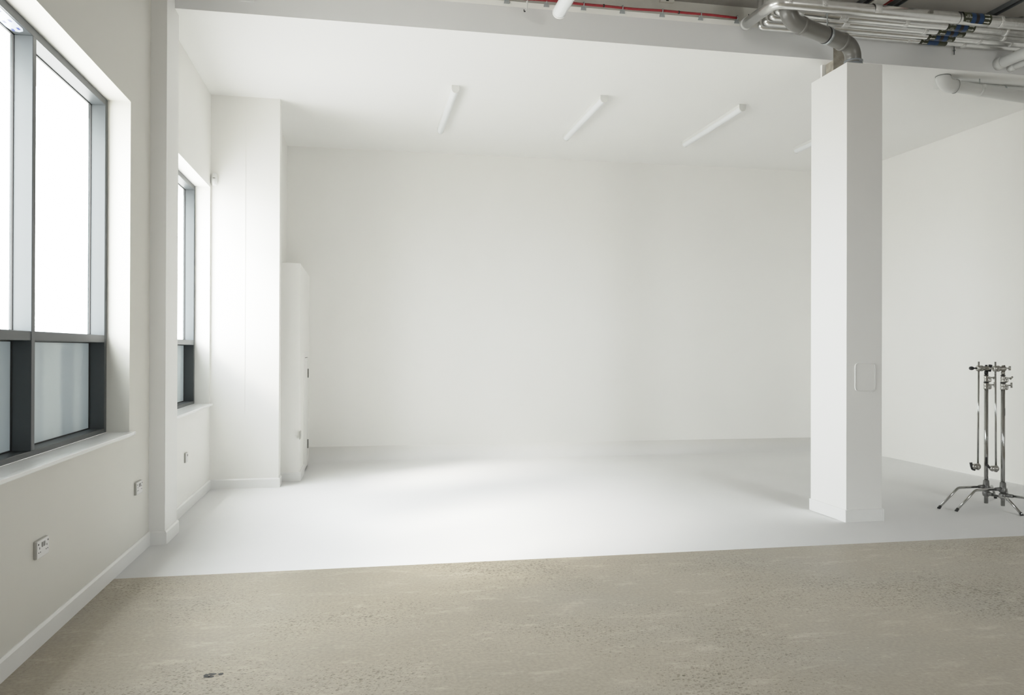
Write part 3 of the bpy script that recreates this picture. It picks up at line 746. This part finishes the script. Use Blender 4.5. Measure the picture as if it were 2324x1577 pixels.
# ------------------------------------------------------------------ C-stands
def c_stand(X, Y, leg_feet, label, lever_black, leg_h):
    """chrome stand; local x axis follows the photograph's left-right across the stand"""
    t = thing('light_stand', label, 'stand', (X, Y, 0), 'chrome light stands')
    ux = Vector((math.cos(0.188), -math.sin(0.188), 0)); uy = Vector((math.sin(0.188), math.cos(0.188), 0))
    O = Vector((X, Y, 0))
    P = lambda a, z, d=0.0: O + ux * a + uy * d + Vector((0, 0, z))
    # column tubes
    b = B(); rod(b, P(0, 0.030), P(0, 1.105), 0.0178, seg=20); col = obj('lower_pole', b, 'chrome', t)
    b = B(); rod(b, P(0, 0.028), P(0, 0.034), 0.0165, seg=16); obj('pole_plug', b, 'black', col)
    b = B(); rod(b, P(0, 1.09), P(0, 1.262), 0.0125, seg=18); obj('riser_pole', b, 'chrome', t)
    # cast base: two sockets for the legs
    b = B()
    lathe(b, P(0, 0.150), (0, 0, 1), [(0, 0.026), (0.010, 0.034), (0.030, 0.036), (0.045, 0.028), (0.092, 0.025), (0.096, 0.0185)], 20)
    lathe(b, P(0, 0.092), (0, 0, 1), [(0, 0.019), (0.006, 0.028), (0.026, 0.034), (0.044, 0.033), (0.054, 0.024)], 20)
    base = obj('base_casting', b, 'cast', t)
    for (fx, fy), h in zip(leg_feet, leg_h):
        F = Vector((fx, fy, 0)); d = (F - O); d.z = 0; D = d.length; dn = d.normalized()
        at = lambda s, z: O + dn * s + Vector((0, 0, z))
        b = B(); rod(b, at(0.02, h), at(0.085, h), 0.019, 0.0155, seg=16); obj('leg_socket', b, 'cast', base)
        sweep_pts = arc([at(0.06, h), at(D * 0.60, h), at(D, 0.010)], 0.07, 8)
        b = B(); sweep(b, sweep_pts, 0.0118, 16); lg = obj('leg', b, 'chrome', t)
        e = (sweep_pts[-1] - sweep_pts[-2]).normalized()
        b = B(); rod(b, sweep_pts[-1] - e * 0.022, at(D + 0.004, 0.002), 0.0135, 0.0145, seg=14); obj('rubber_foot', b, 'black', lg)
    b = B(); rod(b, P(0.040, 0.030, 0.055), P(0.036, 0.245, 0.055), 0.0125, seg=14); obj('stacking_tube', b, 'galv', t)
    # collars with their tee knobs
    for z0, black in ((1.098, False), (1.166, True)):
        b = B(); rr = 0.0225 if z0 < 1.12 else 0.0195
        lathe(b, P(0, z0), (0, 0, 1), [(0, rr - .002), (0.003, rr), (0.018, rr), (0.021, rr - .0015), (0.026, rr - .0015), (0.030, rr), (0.046, rr), (0.050, rr - .0015), (0.060, rr - .002)], 20)
        sweep(b, [P(0.012, z0 + 0.040), P(0.034, z0 + 0.038), P(0.040, z0 + 0.025), P(0.038, z0 + 0.008), P(0.026, z0 + 0.002)], [0.013, 0.012, 0.011, 0.010, 0.008], 12)
        cl = obj('collar', b, 'satin', t)
        b = B(); lathe(b, P(0, z0 + 0.060), (0, 0, 1), [(0, rr - .003), (0.001, rr + .001), (0.007, rr + .001), (0.008, rr - .003)], 20); obj('black_ring', b, 'black', cl)
        b = B(); rod(b, P(0.034, z0 + 0.040), P(0.074, z0 + 0.041), 0.0062, seg=12)
        if black: rod(b, P(0.074, z0 + 0.030, 0.012), P(0.080, z0 + 0.052, -0.012), 0.0085, seg=12)
        else: rod(b, P(0.078, z0 + 0.018), P(0.078, z0 + 0.066), 0.0085, seg=12)
        obj('tee_knob', b, 'satin', cl)
    # grip head
    b = B(); rod(b, P(0, 1.238), P(0, 1.268), 0.017, seg=16); rod(b, P(0, 1.255), P(0, 1.325), 0.0115, seg=14)
    obj('neck', b, 'black' if lever_black else 'satin', t)
    b = B()
    lathe(b, P(-0.092, 1.293), ux, [(0, 0.016), (0.006, 0.027), (0.030, 0.029), (0.033, 0.024), (0.038, 0.024), (0.041, 0.029), (0.052, 0.029), (0.055, 0.022), (0.075, 0.020), (0.090, 0.024), (0.112, 0.022), (0.118, 0.012)], 22)
    gh = obj('grip_head', b, 'satin', t)
    if lever_black:
        b = B(); rod(b, P(0.030, 1.270), P(0.044, 1.326), 0.013, 0.014, seg=12); rod(b, P(0.010, 1.293), P(0.040, 1.295), 0.010, seg=12); sweep(b, [P(0.028, 1.262), P(0.034, 1.300), P(0.034, 1.328)], [0.014, 0.017, 0.012], 12); obj('lever', b, 'black', gh)
        b = B(); rod(b, P(-0.118, 1.293), P(-0.090, 1.293), 0.007, seg=12); lathe(b, P(-0.160, 1.293), ux, [(0, 0.008), (0.006, 0.015), (0.022, 0.018), (0.036, 0.015), (0.043, 0.007)], 16); obj('ball_knob', b, 'black', gh)
    else:
        b = B(); rod(b, P(0.022, 1.296), P(0.056, 1.297), 0.0065, seg=12); rod(b, P(0.062, 1.278), P(0.062, 1.316), 0.010, seg=12); obj('tee_knob', b, 'satin', gh)
        b = B(); rod(b, P(0.014, 1.262), P(0.014, 1.325), 0.006, seg=10); obj('black_pin', b, 'black', gh)
        b = B(); rod(b, P(-0.125, 1.295), P(-0.088, 1.294), 0.008, seg=12); obj('shaft_end', b, 'satin', gh)
    # extension arm hanging beside the pole, with a second head at its foot
    b = B(); rod(b, P(-0.071, 1.356), P(-0.064 if not lever_black else -0.078, 0.375), 0.0080, seg=14); arm = obj('extension_arm', b, 'chrome', t)
    xb = -0.064 if not lever_black else -0.078
    b = B()
    lathe(b, P(xb + 0.020, 0.372), -ux, [(0, 0.018), (0.006, 0.025), (0.028, 0.026), (0.032, 0.020), (0.037, 0.026), (0.060, 0.027), (0.072, 0.020), (0.078, 0.010)], 20)
    rod(b, P(xb, 0.340), P(xb, 0.402), 0.0125, seg=12)
    obj('arm_head', b, 'satin', arm)
    b = B()
    if lever_black: sweep(b, [P(xb - 0.052, 0.345), P(xb - 0.060, 0.372), P(xb - 0.066, 0.408)], [0.010, 0.011, 0.013], 12); rod(b, P(xb - 0.05, 0.345), P(xb - 0.028, 0.340), 0.010, seg=10)
    else: sweep(b, [P(xb - 0.045, 0.372), P(xb - 0.066, 0.385), P(xb - 0.082, 0.402)], [0.009, 0.011, 0.013], 12)
    obj('lever', b, 'black', arm)
    return t
st1 = c_stand(5.763, 6.463, [(5.233, 6.43), (5.737, 6.025), (6.16, 6.79)], 'left chrome light stand of the pair, black ball knob and lever at its head', True, (0.186, 0.122, 0.150))
st2 = c_stand(5.818, 6.326, [(5.304, 6.296), (6.05, 5.90), (6.20, 6.68)], 'right chrome light stand of the pair, silver tee knob at its head', False, (0.184, 0.128, 0.152))
# dark sticker on the front pole of each stand
for st, dx, z0, z1 in ((st2, 0.008, 0.86, 0.93), (st1, -0.011, 0.38, 0.46)):
    par = [c for c in st.children if c.name.startswith('lower_pole')][0]
    O = st.location
    b = B(); seg = 8; a0 = -PI / 2 - 0.188 + (0.5 if dx > 0 else -0.9)
    ra = [b.verts.new((O.x + 0.0183 * math.cos(a0 + k * 0.13), O.y + 0.0183 * math.sin(a0 + k * 0.13), z0)) for k in range(seg)]
    rb = [b.verts.new((v.co.x, v.co.y, z1)) for v in ra]
    for k in range(seg - 1): b.faces.new((ra[k], ra[k + 1], rb[k + 1], rb[k]))
    obj('sticker', b, 'black', par)

# ------------------------------------------------------------------ light
w = bpy.data.worlds.new('overcast_sky'); S.world = w; w.use_nodes = True
nt = w.node_tree; nt.nodes.clear()
wo = nt.nodes.new('ShaderNodeOutputWorld'); bg = nt.nodes.new('ShaderNodeBackground')
tc = nt.nodes.new('ShaderNodeTexCoord'); sp = nt.nodes.new('ShaderNodeSeparateXYZ'); rp = nt.nodes.new('ShaderNodeValToRGB')
mp = nt.nodes.new('ShaderNodeMapRange'); mp.inputs[1].default_value = -1; mp.inputs[2].default_value = 1
nt.links.new(tc.outputs['Generated'], sp.inputs[0]); nt.links.new(sp.outputs['Z'], mp.inputs[0]); nt.links.new(mp.outputs[0], rp.inputs['Fac'])
rp.color_ramp.elements[0].position = 0.42; rp.color_ramp.elements[0].color = (0.52, 0.51, 0.49, 1)
rp.color_ramp.elements[1].position = 0.52; rp.color_ramp.elements[1].color = (0.97, 0.985, 1.0, 1)
nt.links.new(rp.outputs['Color'], bg.inputs['Color']); bg.inputs['Strength'].default_value = 12.5
nt.links.new(bg.outputs[0], wo.inputs['Surface'])

for y0, y1, z0, z1 in (W1, W2):
    la = bpy.data.lights.new('window_portal', 'AREA'); la.shape = 'RECTANGLE'; la.size = y1 - y0; la.size_y = z1 - z0
    la.cycles.is_portal = True
    lo = bpy.data.objects.new('window_portal', la); C.objects.link(lo)
    lo.location = (-1.83, (y0 + y1) / 2, (z0 + z1) / 2); lo.rotation_euler = (PI / 2, 0, -PI / 2)
la = bpy.data.lights.new('window_portal', 'AREA'); la.shape = 'RECTANGLE'; la.size = W3[1] - W3[0]; la.size_y = W3[3] - W3[2]  # portal of the added fill window
la.cycles.is_portal = True
lo = bpy.data.objects.new('window_portal', la); C.objects.link(lo)
lo.location = ((W3[0] + W3[1]) / 2, YN - 0.25, (W3[2] + W3[3]) / 2); lo.rotation_euler = (PI / 2, 0, 0)
su = bpy.data.lights.new('hazy_sun', 'SUN'); su.energy = 2.6; su.angle = math.radians(14); su.color = (1.0, 0.92, 0.82)
so = bpy.data.objects.new('hazy_sun', su); C.objects.link(so)
d = Vector((0.80, 0.50, -0.62)).normalized()
so.rotation_euler = d.to_track_quat('-Z', 'Y').to_euler()

# ------------------------------------------------------------------ camera
cam = bpy.data.cameras.new('camera'); cam.sensor_width = 36.0; cam.sensor_fit = 'HORIZONTAL'; cam.lens = 1795.0 / 2324.0 * 36.0; cam.clip_start = 0.05
co = bpy.data.objects.new('camera', cam); C.objects.link(co)
th, p, r = 0.188, 0.0033, 0.0031
c, s = math.cos(th), math.sin(th)
M0 = Matrix(((c, -s, 0), (0, 0, -1), (s, c, 0)))
Pm = Matrix(((1, 0, 0), (0, math.cos(p), math.sin(p)), (0, -math.sin(p), math.cos(p))))
Q = Matrix(((math.cos(r), -math.sin(r), 0), (math.sin(r), math.cos(r), 0), (0, 0, 1)))
MM = Q @ Pm @ M0
rt, dn, fw = MM[0], MM[1], MM[2]
mw = Matrix(((rt[0], -dn[0], -fw[0], 0), (rt[1], -dn[1], -fw[1], 0), (rt[2], -dn[2], -fw[2], 1.45), (0, 0, 0, 1)))
co.matrix_world = mw
S.camera = co
WL = 2.5
S.view_settings.view_transform = 'Standard'
S.view_settings.look = 'None'
S.view_settings.exposure = 0.0
# camera response: soft shoulder like the photograph's
S.view_settings.use_curve_mapping = True
cm = S.view_settings.curve_mapping
cm.white_level = (WL, WL, WL)
cm.extend = 'HORIZONTAL'
cv = cm.curves[3]
tone = [(0, 0), (.05, .115), (.1, .22), (.2, .395), (.3, .545), (.4, .66), (.5, .735), (.65, .80), (.85, .86), (1.15, .92), (1.6, .97), (2.5, 1.0)]
cv.points[0].location = (0, 0); cv.points[1].location = (1, 1)
for x, y in tone[1:-1]: cv.points.new(x / WL, y)
cm.update()
S.cycles.use_denoising = True
S.cycles.diffuse_bounces = 6
S.cycles.max_bounces = 12
S.cycles.use_adaptive_sampling = True
S.cycles.adaptive_threshold = 0.08
S.cycles.transparent_max_bounces = 16
S.cycles.sample_clamp_indirect = 10.0
